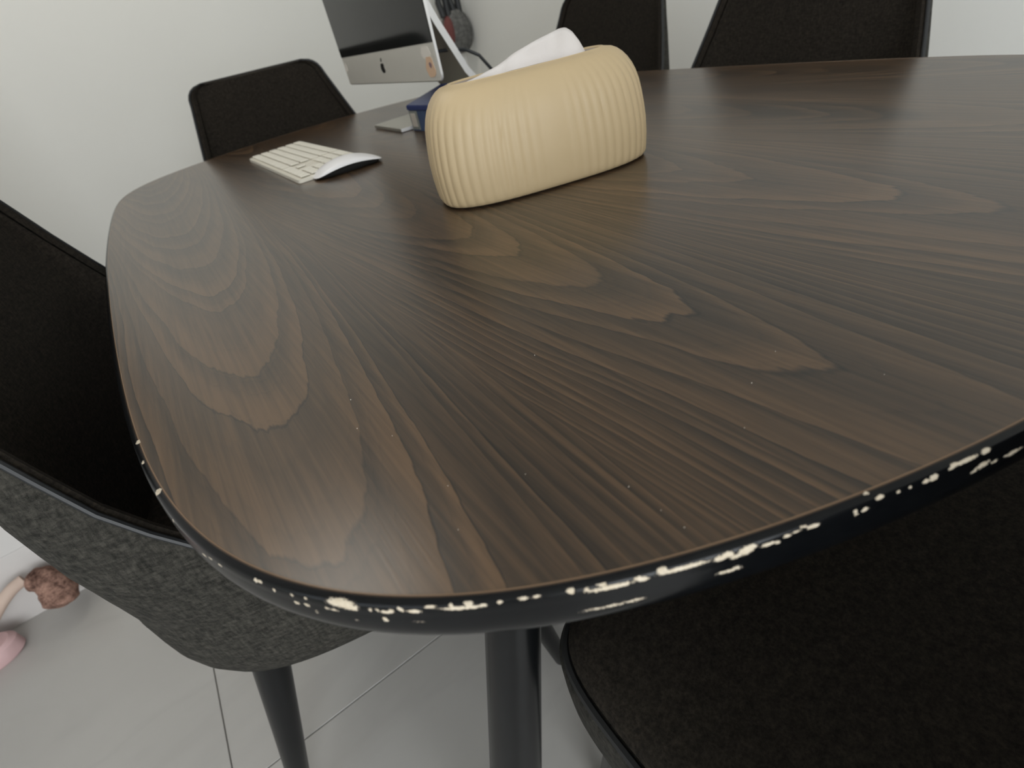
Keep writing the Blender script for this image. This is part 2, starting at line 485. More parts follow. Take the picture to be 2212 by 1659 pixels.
CHIPS_GLINTS = [(-0.4889,-0.5442,0.7494,0.0022,0.0017),(-0.4958,-0.4837,0.7498,0.0022,0.0014),(-0.5019,-0.4628,0.7320,0.0015,0.0012),(-0.4946,-0.5087,0.7494,0.0018,0.0008),(-0.4852,-0.5707,0.7474,0.0010,0.0007),(-0.5052,-0.4339,0.7376,0.0014,0.0011),(-0.5079,-0.3930,0.7400,0.0013,0.0008),(-0.4769,-0.6010,0.7434,0.0026,0.0005),(-0.4739,-0.6078,0.7450,0.0018,0.0005),(-0.4709,-0.6151,0.7452,0.0016,0.0005),(-0.4584,-0.6382,0.7482,0.0008,0.0008),(-0.4571,-0.6405,0.7484,0.0013,0.0005),(-0.4537,-0.6476,0.7470,0.0006,0.0008),(-0.4483,-0.6556,0.7474,0.0007,0.0006),(-0.4442,-0.6613,0.7476,0.0009,0.0004),(-0.4335,-0.6738,0.7482,0.0061,0.0017),(-0.4316,-0.6769,0.7472,0.0038,0.0014),(-0.4486,-0.6567,0.7434,0.0020,0.0005),(-0.4455,-0.6609,0.7436,0.0016,0.0005),(-0.4394,-0.6687,0.7444,0.0011,0.0005),(-0.4371,-0.6714,0.7444,0.0021,0.0004),(-0.4434,-0.6642,0.7408,0.0014,0.0005),(-0.4258,-0.6834,0.7470,0.0006,0.0008),(-0.4238,-0.6853,0.7472,0.0004,0.0007),(-0.4217,-0.6875,0.7464,0.0019,0.0006),(-0.4198,-0.6894,0.7470,0.0012,0.0008),(-0.4231,-0.6872,0.7422,0.0011,0.0010),(-0.4133,-0.6953,0.7472,0.0030,0.0006),(-0.4165,-0.6921,0.7476,0.0008,0.0006),(-0.4169,-0.6910,0.7482,0.0007,0.0005),(-0.4076,-0.6990,0.7488,0.0025,0.0004),(-0.3987,-0.7070,0.7480,0.0090,0.0005),(-0.3965,-0.7076,0.7490,0.0018,0.0007),(-0.3925,-0.7113,0.7482,0.0013,0.0005),(-0.4016,-0.7039,0.7488,0.0008,0.0007),(-0.3874,-0.7145,0.7486,0.0011,0.0005),(-0.3805,-0.7190,0.7488,0.0024,0.0004),(-0.3764,-0.7217,0.7488,0.0018,0.0004),(-0.4137,-0.6963,0.7410,0.0038,0.0003),(-0.4319,-0.6781,0.7406,0.0012,0.0004),(-0.3663,-0.7281,0.7488,0.0014,0.0010),(-0.3616,-0.7311,0.7482,0.0008,0.0007),(-0.3547,-0.7358,0.7474,0.0084,0.0007),(-0.3567,-0.7334,0.7488,0.0021,0.0004),(-0.3454,-0.7399,0.7482,0.0019,0.0006),(-0.3444,-0.7411,0.7474,0.0021,0.0005),(-0.3308,-0.7476,0.7478,0.0092,0.0007),(-0.3377,-0.7434,0.7486,0.0018,0.0010),(-0.3193,-0.7529,0.7474,0.0021,0.0010),(-0.3165,-0.7539,0.7478,0.0021,0.0010),(-0.3142,-0.7557,0.7460,0.0019,0.0008),(-0.3105,-0.7570,0.7472,0.0029,0.0016),(-0.3083,-0.7575,0.7478,0.0019,0.0010),(-0.3027,-0.7602,0.7468,0.0028,0.0006),(-0.2995,-0.7617,0.7462,0.0011,0.0004),(-0.3571,-0.7356,0.7386,0.0103,0.0006),(-0.3641,-0.7317,0.7386,0.0033,0.0004),(-0.3487,-0.7402,0.7384,0.0049,0.0004),(-0.3169,-0.7553,0.7400,0.0045,0.0005),(-0.3145,-0.7563,0.7406,0.0018,0.0006),(-0.3095,-0.7585,0.7390,0.0033,0.0002),(-0.2893,-0.7644,0.7486,0.0020,0.0004),(-0.2862,-0.7663,0.7478,0.0025,0.0006),(-0.2924,-0.7638,0.7480,0.0018,0.0003),(-0.2960,-0.7627,0.7476,0.0016,0.0004),(-0.2706,-0.7724,0.7474,0.0007,0.0007),(-0.2669,-0.7739,0.7466,0.0015,0.0006),(-0.2703,-0.7729,0.7456,0.0008,0.0003),(-0.2604,-0.7750,0.7488,0.0018,0.0006),(-0.2628,-0.7713,0.7498,0.0012,0.0004),(-0.2532,-0.7777,0.7482,0.0008,0.0004),(-0.2484,-0.7793,0.7480,0.0007,0.0004),(-0.2385,-0.7828,0.7478,0.0019,0.0011),(-0.2420,-0.7817,0.7478,0.0013,0.0007),(-0.2242,-0.7864,0.7486,0.0064,0.0006),(-0.2149,-0.7890,0.7486,0.0022,0.0008),(-0.2293,-0.7848,0.7488,0.0019,0.0006),(-0.2159,-0.7905,0.7428,0.0035,0.0011),(-0.2199,-0.7895,0.7418,0.0016,0.0007),(-0.2100,-0.7922,0.7418,0.0018,0.0007),(-0.2007,-0.7947,0.7414,0.0044,0.0010),(-0.2040,-0.7938,0.7410,0.0021,0.0005),(-0.2372,-0.7776,0.7500,0.0009,0.0003),(-0.2310,-0.7845,0.7482,0.0014,0.0004),]  # cream chips, with a few thin highlights of the edge painted among them
prof = [(-0.0002, 0.7497), (0.0001, 0.75015), (0.0005, 0.7502), (0.0008, 0.7501), (0.0015, 0.75), (0.0025, 0.7498), (0.0034, 0.7495), (0.0039, 0.7492), (0.0043, 0.7487), (0.0046, 0.7481), (0.0048, 0.7474), (0.0050, 0.7466), (0.0051, 0.7458), (0.0052, 0.745), (0.0053, 0.744), (0.0055, 0.743), (0.0057, 0.7415), (0.0059, 0.740), (0.0061, 0.738), (0.0062, 0.736), (0.0060, 0.7335), (0.0053, 0.731), (0.0040, 0.7288), (0.0018, 0.7272), (-0.003, 0.7262), (-0.02, 0.7258)]
fr = frames(make_outline(0.00075, 0.012))
bm = bmesh.new()
la = bm.verts.layers.float.new('chip_glint')
ls = bm.verts.layers.float.new('seam')
rings = []
for j, (o, z) in enumerate(prof):
    rings.append([bm.verts.new(p + n * o + Vector((0, 0, z))) for p, n in fr])
for a, b in zip(rings[:-1], rings[1:]):
    for i in range(len(a)):
        k = (i + 1) % len(a)
        bm.faces.new((a[i], b[i], b[k], a[k]))
cols = {}
for i, (p, n) in enumerate(fr):
    cand = [c for c in CHIPS_GLINTS if (p.x - c[0]) ** 2 + (p.y - c[1]) ** 2 < (c[3] * 1.6 + 0.012) ** 2]
    for j in range(len(prof)):
        v = rings[j][i]
        if j in (1, 2, 3): v[ls] = 1.0 if j < 3 else 0.3
        best = 0.0
        for c in cand:
            tx = -n.y * (v.co.x - c[0]) + n.x * (v.co.y - c[1])
            nx = n.x * (v.co.x - c[0]) + n.y * (v.co.y - c[1])
            h = math.hypot(v.co.z - c[2], nx)
            e = (tx / (c[3] * 1.05 + 0.0002)) ** 2 + (h / (c[4] * 1.06 + 0.00028)) ** 2
            best = max(best, 1.0 - 0.5 * e)
        v[la] = max(0.0, best)
edge = mesh_obj('edge_band', bm, M_edge, table)
tag(edge, 'glossy black rounded edge with cream chips and painted glints')
fr = frames(make_outline(0.012, 0.012))
bm = bmesh.new()
loft(bm, [[p - n * 0.004 + Vector((0, 0, 0.7262)) for p, n in fr], [p - n * 0.002 + Vector((0, 0, TOP - 0.0045)) for p, n in fr]])
mesh_obj('core_board', bm, M_under, table, smooth=False)
for sx in (-1, 1):
    for sy in (-1, 1):
        bm = bmesh.new()
        tube(bm, [(sx * 0.279, sy * 0.556, 0.7258), (sx * 0.345, sy * 0.580, 0.5), (sx * 0.4025, sy * 0.600, 0.3), (sx * 0.484, sy * 0.63, 0.012), (sx * 0.487, sy * 0.631, 0.0)], [0.025, 0.0245, 0.0265, 0.026, 0.025], 28)
        mesh_obj('leg', bm, M_leg, table)
bm = bmesh.new()
for sy in (-1, 1): box(bm, -0.30, 0.30, sy * 0.556 - 0.02, sy * 0.556 + 0.02, 0.706, 0.7258, 0.003, 1)
for sx in (-1, 1): box(bm, sx * 0.279 - 0.02, sx * 0.279 + 0.02, -0.536, 0.536, 0.706, 0.7258, 0.003, 1)
mesh_obj('under_frame', bm, M_leg, table, smooth=False)

# ------------------------------------------------------------------ dining chairs (local +Y is forward)
ZS = [0.459, 0.468, 0.476, 0.485, 0.495, 0.505, 0.515, 0.53, 0.55, 0.58, 0.615, 0.65, 0.69, 0.72, 0.745, 0.79, 0.83, 0.86, 0.875, 0.885, 0.893, 0.898, 0.90]
SW, SMID, SFR, SBK = 0.2515, 0.05, 0.222, -0.235      # seat half width, where the wings start, front and back
def prow(z):
    w = interp(z, [0.46, 0.50, 0.53, 0.58, 0.65, 0.69, 0.745, 0.87], [SW, 0.251, 0.2495, 0.245, 0.234, 0.223, 0.207, 0.1695])
    if z > 0.865:
        r = 0.035
        q = min(1, (z - 0.865) / r)
        w = 0.171 - r + math.sqrt(max(0, r * r - (q * r) ** 2)) - 0.002 * q
    ye = interp(z, [0.468, 0.476, 0.495, 0.515, 0.53, 0.55, 0.58, 0.615, 0.65, 0.69, 0.727, 0.79, 0.85, 0.90], [SMID, 0.048, 0.022, -0.005, -0.025, -0.05, -0.083, -0.11, -0.132, -0.152, -0.17, -0.194, -0.214, -0.232])
    yb = interp(z, [0.46, 0.60, 0.69, 0.75, 0.85, 0.90], [SBK, -0.234, -0.231, -0.234, -0.244, -0.252])
    return w, ye, yb
def pw(z): return interp(z, [0.46, 0.72], [3.3, 2.6])
def urow(z, off, nu=41):
    w, ye, yb = prow(z)
    pts = []
    for k in range(nu):
        a = PI * k / (nu - 1)
        x = (w + off) * spow(math.cos(a), 2 / pw(z))
        y = ye + (yb - off - ye) * abs(math.sin(a)) ** (2 / pw(z))
        pts.append(Vector((x, y, z)))
    return pts
def seat_ring(z, grow, n=96):
    pts = []
    for k in range(n):
        a = 2 * PI * k / n
        x = (SW + grow) * spow(math.cos(a), 2 / pw(z))
        s_ = math.sin(a)
        p = 6.0 if s_ > 0 else pw(z)
        d = (SFR + grow - SMID) if s_ > 0 else (SMID - SBK + grow)
        if s_ > 0: x = (SW + grow) * spow(math.cos(a), 2 / p)
        pts.append(Vector((x, SMID + d * spow(s_, 2 / p), z)))
    return pts
def make_chair():
    root = empty('dining_chair')
    bm = bmesh.new()                                    # outer shell, tweed, wraps back and sides
    rows = [urow(z, 0.009) for z in ZS]
    rows.append([v + Vector((0, 0.004, 0.003)) for v in urow(0.90, 0.003)])
    loft(bm, rows, False, False, close=False)
    mesh_obj('shell', bm, M_out, root)
    bm = bmesh.new()                                    # rolled front edges of the wings
    for side in (0, -1):
        o = [urow(z, 0.009)[side] for z in ZS]
        i = [urow(z, -0.009)[side] + Vector((0, 0.002, 0)) for z in ZS]
        loft(bm, [o, [a.lerp(b, 0.5) + Vector((0, 0.005, 0.002)) for a, b in zip(o, i)], i], False, False, close=False)
    tr = [urow(0.90, q) for q in (0.003, -0.003, -0.010)]
    loft(bm, [[v + Vector((0, 0.004, 0.003)) for v in tr[0]], [v + Vector((0, 0.007, 0.004)) for v in tr[1]], [v + Vector((0, 0.010, 0.001)) for v in tr[2]]], False, False, close=False)
    w_ = mesh_obj('wing_edges', bm, M_in, root)
    w_['kind'] = 'stuff'
    bm = bmesh.new()                                    # padded inner face
    def inner(z):
        w, ye, yb = prow(z)
        r = urow(z, -0.010)
        return [v + Vector((0, 0.016 * math.sin(PI * k / 40), 0)) for k, v in enumerate(r)]
    rows = [inner(z) for z in ZS]
    rows.append([v + Vector((0, 0.002, 0.003)) for v in urow(0.90, -0.006)])
    loft(bm, rows, False, False, close=False)
    mesh_obj('backrest', bm, M_in, root)
    bm = bmesh.new()                                    # piping along the rim
    path = [urow(z, 0.008)[0] + Vector((0, 0.003, 0.001)) for z in ZS[1:-1]]
    toprow = [v + Vector((0, 0.004, 0.003)) for v in urow(0.90, 0.002)]
    path += toprow[2:-2:3]
    path += [urow(z, 0.008)[-1] + Vector((0, 0.003, 0.001)) for z in reversed(ZS[1:-1])]
    tube(bm, path, 0.003, 8)
    mesh_obj('piping', bm, M_pipe_grey, root)
    bm = bmesh.new()
    loft(bm, [seat_ring(0.332, -0.07), seat_ring(0.334, -0.035), seat_ring(0.339, -0.018), seat_ring(0.350, -0.004), seat_ring(0.375, 0.004), seat_ring(0.40, 0.008), seat_ring(0.43, 0.009), seat_ring(0.460, 0.009), seat_ring(0.466, 0.006), seat_ring(0.467, -0.02)])
    mesh_obj('seat_base', bm, M_out, root)
    bm = bmesh.new()
    loft(bm, [seat_ring(0.463, -0.012), seat_ring(0.468, -0.001), seat_ring(0.478, 0.001), seat_ring(0.486, -0.004), seat_ring(0.492, -0.018), seat_ring(0.496, -0.06), seat_ring(0.498, -0.12)])
    cu = mesh_obj('seat_cushion', bm, M_in, root)
    bm = bmesh.new()
    tube(bm, seat_ring(0.4675, 0.004)[:] + [seat_ring(0.4675, 0.004)[0]], 0.0035, 6, False)
    mesh_obj('seat_piping', bm, M_pipe, root)
    for sx in (-1, 1):
        for sy in (-1, 1):
            bm = bmesh.new()
            x0, y0 = sx * 0.195, (-0.135 if sy < 0 else 0.165)
            x1, y1 = sx * 0.225, (-0.235 if sy < 0 else 0.215)
            tube(bm, [(lerp(x0, x1, -.08), lerp(y0, y1, -.08), 0.365), (x0, y0, 0.338), (lerp(x0, x1, .5), lerp(y0, y1, .5), 0.169), (x1, y1, 0.003), (x1, y1, 0.0)], [0.0225, 0.0225, 0.0175, 0.013, 0.012], 20)
            mesh_obj('leg', bm, M_leg, root)
    return root
def copy_tree(o, parent=None):
    c = o.copy(); COL.objects.link(c); c.parent = parent
    for ch in [q for q in bpy.data.objects if q.parent == o]: copy_tree(ch, c)
    return c
CH = [
    ((-0.408, -0.155), -101.0, 'dark chair at the left side of the table, nearest, grey tweed flank in full view'),
    ((-0.072, 0.645), 180.0, 'dark chair at the far table end, left of the computer'),
    ((0.480, 0.345), 90.0, 'dark chair directly behind the cream tissue box, against the far side of the table'),
    ((0.480, -0.18), 90.0, 'dark chair across the table at the upper right, widest of the far-side backs'),
    ((-0.082, -0.812), 0.0, 'near-black chair at the lower right, seat pushed under the near table end'),
]
proto = make_chair()
for i, ((cx, cy), deg, lab) in enumerate(CH):
    o = proto if i == 0 else copy_tree(proto)
    o.location = (cx, cy, 0)
    o.rotation_euler = (0, 0, math.radians(deg))
    tag(o, lab, 'chair', 'dining chairs around the table')

# ------------------------------------------------------------------ desktop computer (local front is -Y)
A = math.radians(3.0)
pc = empty('desktop_computer', (0.066, 0.338, TOP), -PI / 2 - A)
tag(pc, 'all-in-one desktop computer with dark screen and silver chin on the table', 'computer')
HW, Z0, Z1, ZC = 0.264, 0.083, 0.45, 0.1395
def rrect(x0, x1, z0, z1, r, y, n=6):
    pts = []
    for cx, cz, a0 in ((x1 - r, z0 + r, -PI / 2), (x1 - r, z1 - r, 0), (x0 + r, z1 - r, PI / 2), (x0 + r, z0 + r, PI)):
        for k in range(n + 1):
            a = a0 + PI / 2 * k / n
            pts.append(Vector((cx + r * math.cos(a), y, cz + r * math.sin(a))))
    return pts
bm = bmesh.new()
loft(bm, [rrect(-HW, HW, Z0, Z1, 0.012, 0.0), rrect(-HW, HW, Z0, Z1, 0.012, 0.005)], True, False)
R2 = [rrect(-HW, HW, Z0, Z1, 0.012, 0.005), rrect(-HW + 0.03, HW - 0.03, Z0 + 0.03, Z1 - 0.03, 0.03, 0.012), rrect(-HW + 0.09, HW - 0.09, Z0 + 0.07, Z1 - 0.07, 0.05, 0.028), rrect(-HW + 0.17, HW - 0.17, Z0 + 0.11, Z1 - 0.11, 0.03, 0.04)]
loft(bm, R2, False, True)
bmesh.ops.remove_doubles(bm, verts=bm.verts[:], dist=1e-5)
mesh_obj('display_body', bm, M_alu, pc)
bm = bmesh.new()
loft(bm, [rrect(-HW - 0.0004, HW + 0.0004, Z0 - 0.0004, Z1 + 0.0004, 0.0124, 0.0004), rrect(-HW - 0.0004, HW + 0.0004, Z0 - 0.0004, Z1 + 0.0004, 0.0124, 0.0052)], False, False)
mesh_obj('side_edge', bm, M_alu_b, pc)
bm = bmesh.new(); box(bm, -HW + 0.0015, HW - 0.0015, -0.0012, 0.0003, ZC, Z1 - 0.002, 0.0004, 1); mesh_obj('screen', bm, M_glass, pc, smooth=False)
M_chin = simple('silver_chin', (0.62, 0.60, 0.545), 0.45, metal=0.35, var=0.03)
bm = bmesh.new(); box(bm, -HW + 0.0015, HW - 0.0015, -0.0005, 0.0003, Z0 + 0.001, ZC - 0.0002, 0.0003, 1); mesh_obj('chin', bm, M_chin, pc, smooth=False)
def flat_shape(bm, pts, y0, y1):
    loft(bm, [[Vector((p[0], y1, p[1])) for p in pts], [Vector((p[0], y0, p[1])) for p in pts]])
bm = bmesh.new()                                         # the bitten apple emblem on the chin
ap = []
for k in range(48):
    a = 2 * PI * k / 48
    r = 0.0098 * (1 + 0.10 * math.cos(2 * a) - 0.09 * abs(math.sin(a)) ** 0.5 * (1 if math.sin(a) > 0.93 else 0) - 0.05 * (1 if math.sin(a) < -0.95 else 0))
    xx, zz = r * math.cos(a), 1.02 * r * math.sin(a)
    dx, dz = xx - 0.0125, zz - 0.0015
    dd = math.hypot(dx, dz)
    if dd < 0.0058: xx, zz = 0.0125 + dx / dd * 0.0058, 0.0015 + dz / dd * 0.0058
    ap.append((xx, zz + 0.1105))
flat_shape(bm, ap, -0.0012, 0.0002)
leaf = [(0.0 + 0.0045 * math.sin(a) * (1 if True else 0) * 0.55 + 0.0012 + 0.0016 * math.cos(a), 0.1105 + 0.0142 + 0.0036 * math.cos(a)) for a in [2 * PI * k / 16 for k in range(16)]]
flat_shape(bm, leaf, -0.0012, 0.0002)
mesh_obj('logo', bm, M_logo, pc, smooth=False)
def blob(pts_r, cx, cz, sx, sz, n=20, seed=0):
    return [(cx + sx * (1 + 0.12 * math.sin(3 * a + seed) + 0.08 * math.cos(5 * a + seed)) * math.cos(a), cz + sz * (1 + 0.1 * math.cos(4 * a + seed)) * math.sin(a)) for a in [2 * PI * k / n for k in range(n)]]
for nm, m, args, yy in (('sticker', M_whst, (0.226, 0.1265, 0.019, 0.0095), -0.0010), ('sticker', M_pinkst, (0.233, 0.105, 0.017, 0.0165), -0.0012), ('sticker', M_whst, (-0.252, 0.118, 0.008, 0.010), -0.0010)):
    bm = bmesh.new(); flat_shape(bm, blob(0, *args, seed=args[0] * 40), yy, 0.0002); s_ = mesh_obj(nm, bm, m, pc, smooth=False)
    if m is M_pinkst:
        tag(s_, 'peach sticker on the right of the chin')
        bm = bmesh.new(); flat_shape(bm, blob(0, 0.236, 0.108, 0.005, 0.004), -0.0016, 0.0); mesh_obj('sticker_print', bm, M_mauve, s_, smooth=False)
bm = bmesh.new()                                         # stand: flat foot bending up into a leaning leg
W2 = 0.0875
path = [(-0.030, 0.004), (0.10, 0.0045), (0.150, 0.006), (0.166, 0.011), (0.172, 0.022), (0.169, 0.04), (0.142, 0.075), (0.098, 0.166), (0.070, 0.235), (0.045, 0.262)]
th = [0.0028, 0.0035, 0.0040, 0.0050, 0.0058, 0.0062, 0.0066, 0.0066, 0.0066, 0.0060]
upper, lower = [], []
for i, (yy, zz) in enumerate(path):
    a, b = path[max(i - 1, 0)], path[min(i + 1, len(path) - 1)]
    t = Vector((b[0] - a[0], b[1] - a[1])).normalized()
    nn = Vector((-t.y, t.x))
    upper.append((yy + nn.x * th[i], zz + nn.y * th[i])); lower.append((yy - nn.x * th[i], zz - nn.y * th[i]))
def strip_rings(x): return [[Vector((x, u[0], max(u[1], 0.0))), Vector((x, l[0], max(l[1], 0.0)))] for u, l in zip(upper, lower)]
rings = []
for i in range(len(path)):
    w = W2 if i > 0 else W2 - 0.006
    rings.append([Vector((-w, upper[i][0], upper[i][1])), Vector((w, upper[i][0], upper[i][1])), Vector((w, lower[i][0], max(0.0003, lower[i][1]))), Vector((-w, lower[i][0], max(0.0003, lower[i][1])))])
loft(bm, rings)
es = [e for e in bm.edges if e.calc_length() > 0.0]
mesh_obj('stand', bm, M_alu, pc)
for s_ in (-1, 1):                                       # side faces of the stand, edge light painted as paler metal
    bm = bmesh.new()
    rr = []
    for i in range(len(path)):
        w = s_ * (W2 if i > 0 else W2 - 0.006)
        rr.append([Vector((w, upper[i][0], upper[i][1])), Vector((w + s_ * 0.0012, upper[i][0], upper[i][1])), Vector((w + s_ * 0.0012, lower[i][0], max(0.0003, lower[i][1]))), Vector((w, lower[i][0], max(0.0003, lower[i][1])))])
    loft(bm, rr)
    mesh_obj('stand_edge', bm, M_alu_b, pc, smooth=False)
bm = bmesh.new()
tube(bm, [(0.02, 0.045, 0.13), (0.05, 0.09, 0.118), (0.075, 0.125, 0.114), (0.098, 0.142, 0.110), (0.108, 0.165, 0.095), (0.112, 0.19, 0.06), (0.10, 0.23, 0.02), (0.06, 0.29, 0.003), (-0.02, 0.40, 0.003)], 0.0032, 10)
mesh_obj('power_cable', bm, M_cable, pc)

# ------------------------------------------------------------------ keyboard
kb = empty('keyboard', (-0.169, 0.303, TOP), -PI / 2 - math.radians(0.5))
tag(kb, 'flat pale full-size keyboard lying on the table before the computer', 'keyboard')
KW, KD = 0.2075, 0.0605
bm = bmesh.new()
loft(bm, [rrect(-KW, KW, -KD, KD, 0.006, 0.0), rrect(-KW, KW, -KD, KD, 0.006, 0.0055)])
for v in bm.verts: v.co = Vector((v.co.x, v.co.z, v.co.y + 0.0005 + (0.003 if v.co.z > 0 and v.co.y > 0.003 else 0)))
mesh_obj('keyboard_body', bm, M_kbody, kb)
key_me = {}
def key(cx, cy, w, h):
    kk = (round(w, 4), round(h, 4))
    if kk not in key_me:
        bm = bmesh.new(); box(bm, -w / 2, w / 2, -h / 2, h / 2, 0, 0.0018, 0.0008, 1)
        me = bpy.data.meshes.new('key'); bm.to_mesh(me); bm.free(); me.materials.append(M_key); key_me[kk] = me
    o = bpy.data.objects.new('key', key_me[kk]); COL.objects.link(o); o.parent = kb
    o.location = (cx, cy, 0.0072 + (cy + KD) / (2 * KD) * 0.0026)
px, py = 0.0187, 0.0187
for row in range(6):
    yy = KD - 0.0125 - row * py
    if row == 5:
        cells = [1.25, 1.25, 1.25, 5.6, 1.25, 1.25, 1.65]
    elif row == 4: cells = [2.0] + [1] * 10 + [2.5]
    elif row == 3: cells = [1.75] + [1] * 11 + [1.75]
    elif row == 2: cells = [1.5] + [1] * 12 + [1]
    else: cells = [1] * 13 + [1.5]
    xx = -KW + 0.006
    sc = 0.270 / sum(cells)
    for cwid in cells:
        key(xx + cwid * sc / 2, yy, cwid * sc - 0.0028, 0.0158); xx += cwid * sc
    xx = -KW + 0.006 + 0.278
    for q in range(3):
        if not (row == 3 or (row == 4 and q != 1)): key(xx + q * px * 0.96 + px / 2, yy, 0.0152, 0.0158)
    xx += 3 * px * 0.96 + 0.004
    for q in range(4): key(xx + q * px * 0.92 + px / 2, yy, 0.0148, 0.0158)

# ------------------------------------------------------------------ mouse
ms = empty('mouse', (-0.151, 0.083, TOP), math.radians(-5))
tag(ms, 'white low-arched computer mouse lying beside the near end of the keyboard', 'mouse')
def mouse_pt(s, t, k):
    xx = 0.0580 * s
    wmax = 0.0285 * (1 - 0.10 * s * s) * (1 - abs(s) ** 9) ** 0.5
    yy = wmax * t
    crown = 0.0035 + 0.0180 * (1 - abs(s) ** 2.1)
    edge_z = 0.003 + 0.0085 * (1 - s * s)
    return xx, yy, crown, edge_z
bm = bmesh.new()
NS, NTT = 28, 14
rows = []
for a in range(NS + 1):
    s = -math.cos(PI * a / NS) * 0.9995
    r = []
    for b in range(NTT + 1):
        t = -1 + 2 * b / NTT
        x_, y_, cz, ez = mouse_pt(s, math.sin(t * PI / 2), 0)
        r.append(Vector((x_, y_, ez + (cz - ez) * math.cos(t * PI / 2) ** 0.8)))
    rows.append(r)
loft(bm, rows, False, False, close=False)
mesh_obj('mouse_shell', bm, M_white, ms)
bm = bmesh.new()
rings = []
for lev in (0.0, 0.35, 1.0):
    ring = []
    for k in range(48):
        a = 2 * PI * k / 48
        s = math.cos(a) * 0.992
        sg = 1 if math.sin(a) >= 0 else -1
        x_, y_, cz, ez = mouse_pt(s, sg * min(1, abs(math.sin(a)) * 1.8), 0)
        q = lerp(0.72, 0.99, lev ** 0.5)
        ring.append(Vector((x_ * lerp(0.93, 1.0, lev), y_ * q, lerp(0.0005, ez, lev))))
    rings.append(ring)
loft(bm, rings)
mesh_obj('mouse_base', bm, M_dark, ms)

# ------------------------------------------------------------------ tissue box and tissue
TBX = empty('tissue_box', (-0.053, -0.315, TOP), math.radians(-17.5))
tag(TBX, 'cream ribbed dome-shaped tissue box standing on the dining table', 'tissue box')
BXA, BXB, BXH = 0.120, 0.061, 0.111
NB = 360
def box_ring(z):
    z0 = 0.045
    t = max(0.0, (z - z0) / (BXH - z0))
    q = 1 - math.sqrt(max(0.0, 1 - min(1, t) ** 2.3))
    a, b = lerp(BXA, 0.086, q), lerp(BXB, 0.027, q)
    p = lerp(3.0, 2.6, q)
    flare = -0.004 * max(0, 1 - z / 0.006) ** 2 + 0.002 * math.sin(min(1, z / 0.06) * PI)
    rib = 0.0007 * min(1, max(0, (BXH - 0.006 - z) / 0.03)) * min(1, z / 0.006)
    pts = []
    base = selipse(a + flare, b + flare, p, NB, z)
    per = 0.0; acc = [0.0]
    for i in range(NB): per += (base[(i + 1) % NB] - base[i]).length; acc.append(per)
    for i, v in enumerate(base):
        ph = 2 * PI * 62 * acc[i] / per
        n = Vector((v.x / (a * a), v.y / (b * b), 0)).normalized()
        pts.append(v + n * rib * (abs(math.sin(ph / 2)) * 2 - 1.2))
    return pts
bm = bmesh.new()
zs = [0.0022, 0.0035, 0.006, 0.012, 0.025, 0.04, 0.055, 0.066, 0.076, 0.085, 0.092, 0.098, 0.103, 0.107, 0.1095, BXH]
rings = [box_ring(z) for z in zs]
rings.append([v * 0.985 + Vector((0, 0, BXH * 0.015 + 0.0006)) for v in rings[-1]])
rings.append([Vector((v.x * 0.95, v.y * 0.90, BXH - 0.0005)) for v in rings[-2]])
rings.append([Vector((v.x * 0.94, v.y * 0.88, BXH - 0.008)) for v in rings[-3]])
loft(bm, rings, False, False)
mesh_obj('cover', bm, M_cream, TBX)
bm = bmesh.new(); loft(bm, [selipse(0.079, 0.0222, 2.6, 64, BXH - 0.02), selipse(0.0812, 0.0238, 2.6, 64, BXH - 0.0012), selipse(0.0800, 0.0228, 2.6, 64, BXH - 0.0010)], True, True)
mesh_obj('opening_lining', bm, M_box_in, TBX)
bm = bmesh.new(); loft(bm, [selipse(BXA - 0.006, BXB - 0.006, 3, 80, 0.0), selipse(BXA - 0.004, BXB - 0.004, 3, 80, 0.0024)])
mesh_obj('base_plate', bm, M_boxbase, TBX)
bm = bmesh.new()
US = [-0.078, -0.06, -0.045, -0.03, -0.015, 0.0, 0.012, 0.024, 0.034, 0.044, 0.052, 0.058, 0.064, 0.070]
HS = [0.0005, 0.003, 0.006, 0.009, 0.013, 0.018, 0.0215, 0.024, 0.026, 0.0275, 0.027, 0.023, 0.014, 0.002]
def tissue_rows(front, lean):
    rows = []
    NV = 9
    for i in range(53):
        u = lerp(US[0], US[-1], i / 52)
        h = interp(u, US, HS)
        r = []
        for j in range(NV + 1):
            v = j / NV
            z = lerp(-0.012, h, v)
            wob = 0.0034 * math.sin(u * 95 + v * 2.2) * v + 0.0016 * math.sin(u * 210 - v * 3) * v
            y = lerp(front * 0.010, lean, v) + wob
            r.append(Vector((u - 0.004 * v, y, z)))
        rows.append(r)
    return rows
loft(bm, tissue_rows(-1, -0.002), False, False, close=False)
loft(bm, tissue_rows(1, 0.001), False, False, close=False)
tis = mesh_obj('tissue', bm, M_tissue)
tis.location = TBX.matrix_world.to_translation() if False else (-0.053, -0.315, TOP + BXH - 0.004)
tis.rotation_euler = (0, 0, math.radians(-17.5))
so = tis.modifiers.new('thickness', 'SOLIDIFY'); so.thickness = 0.0006
tag(tis, 'white folded tissue sticking up out of the cream box', 'tissue')

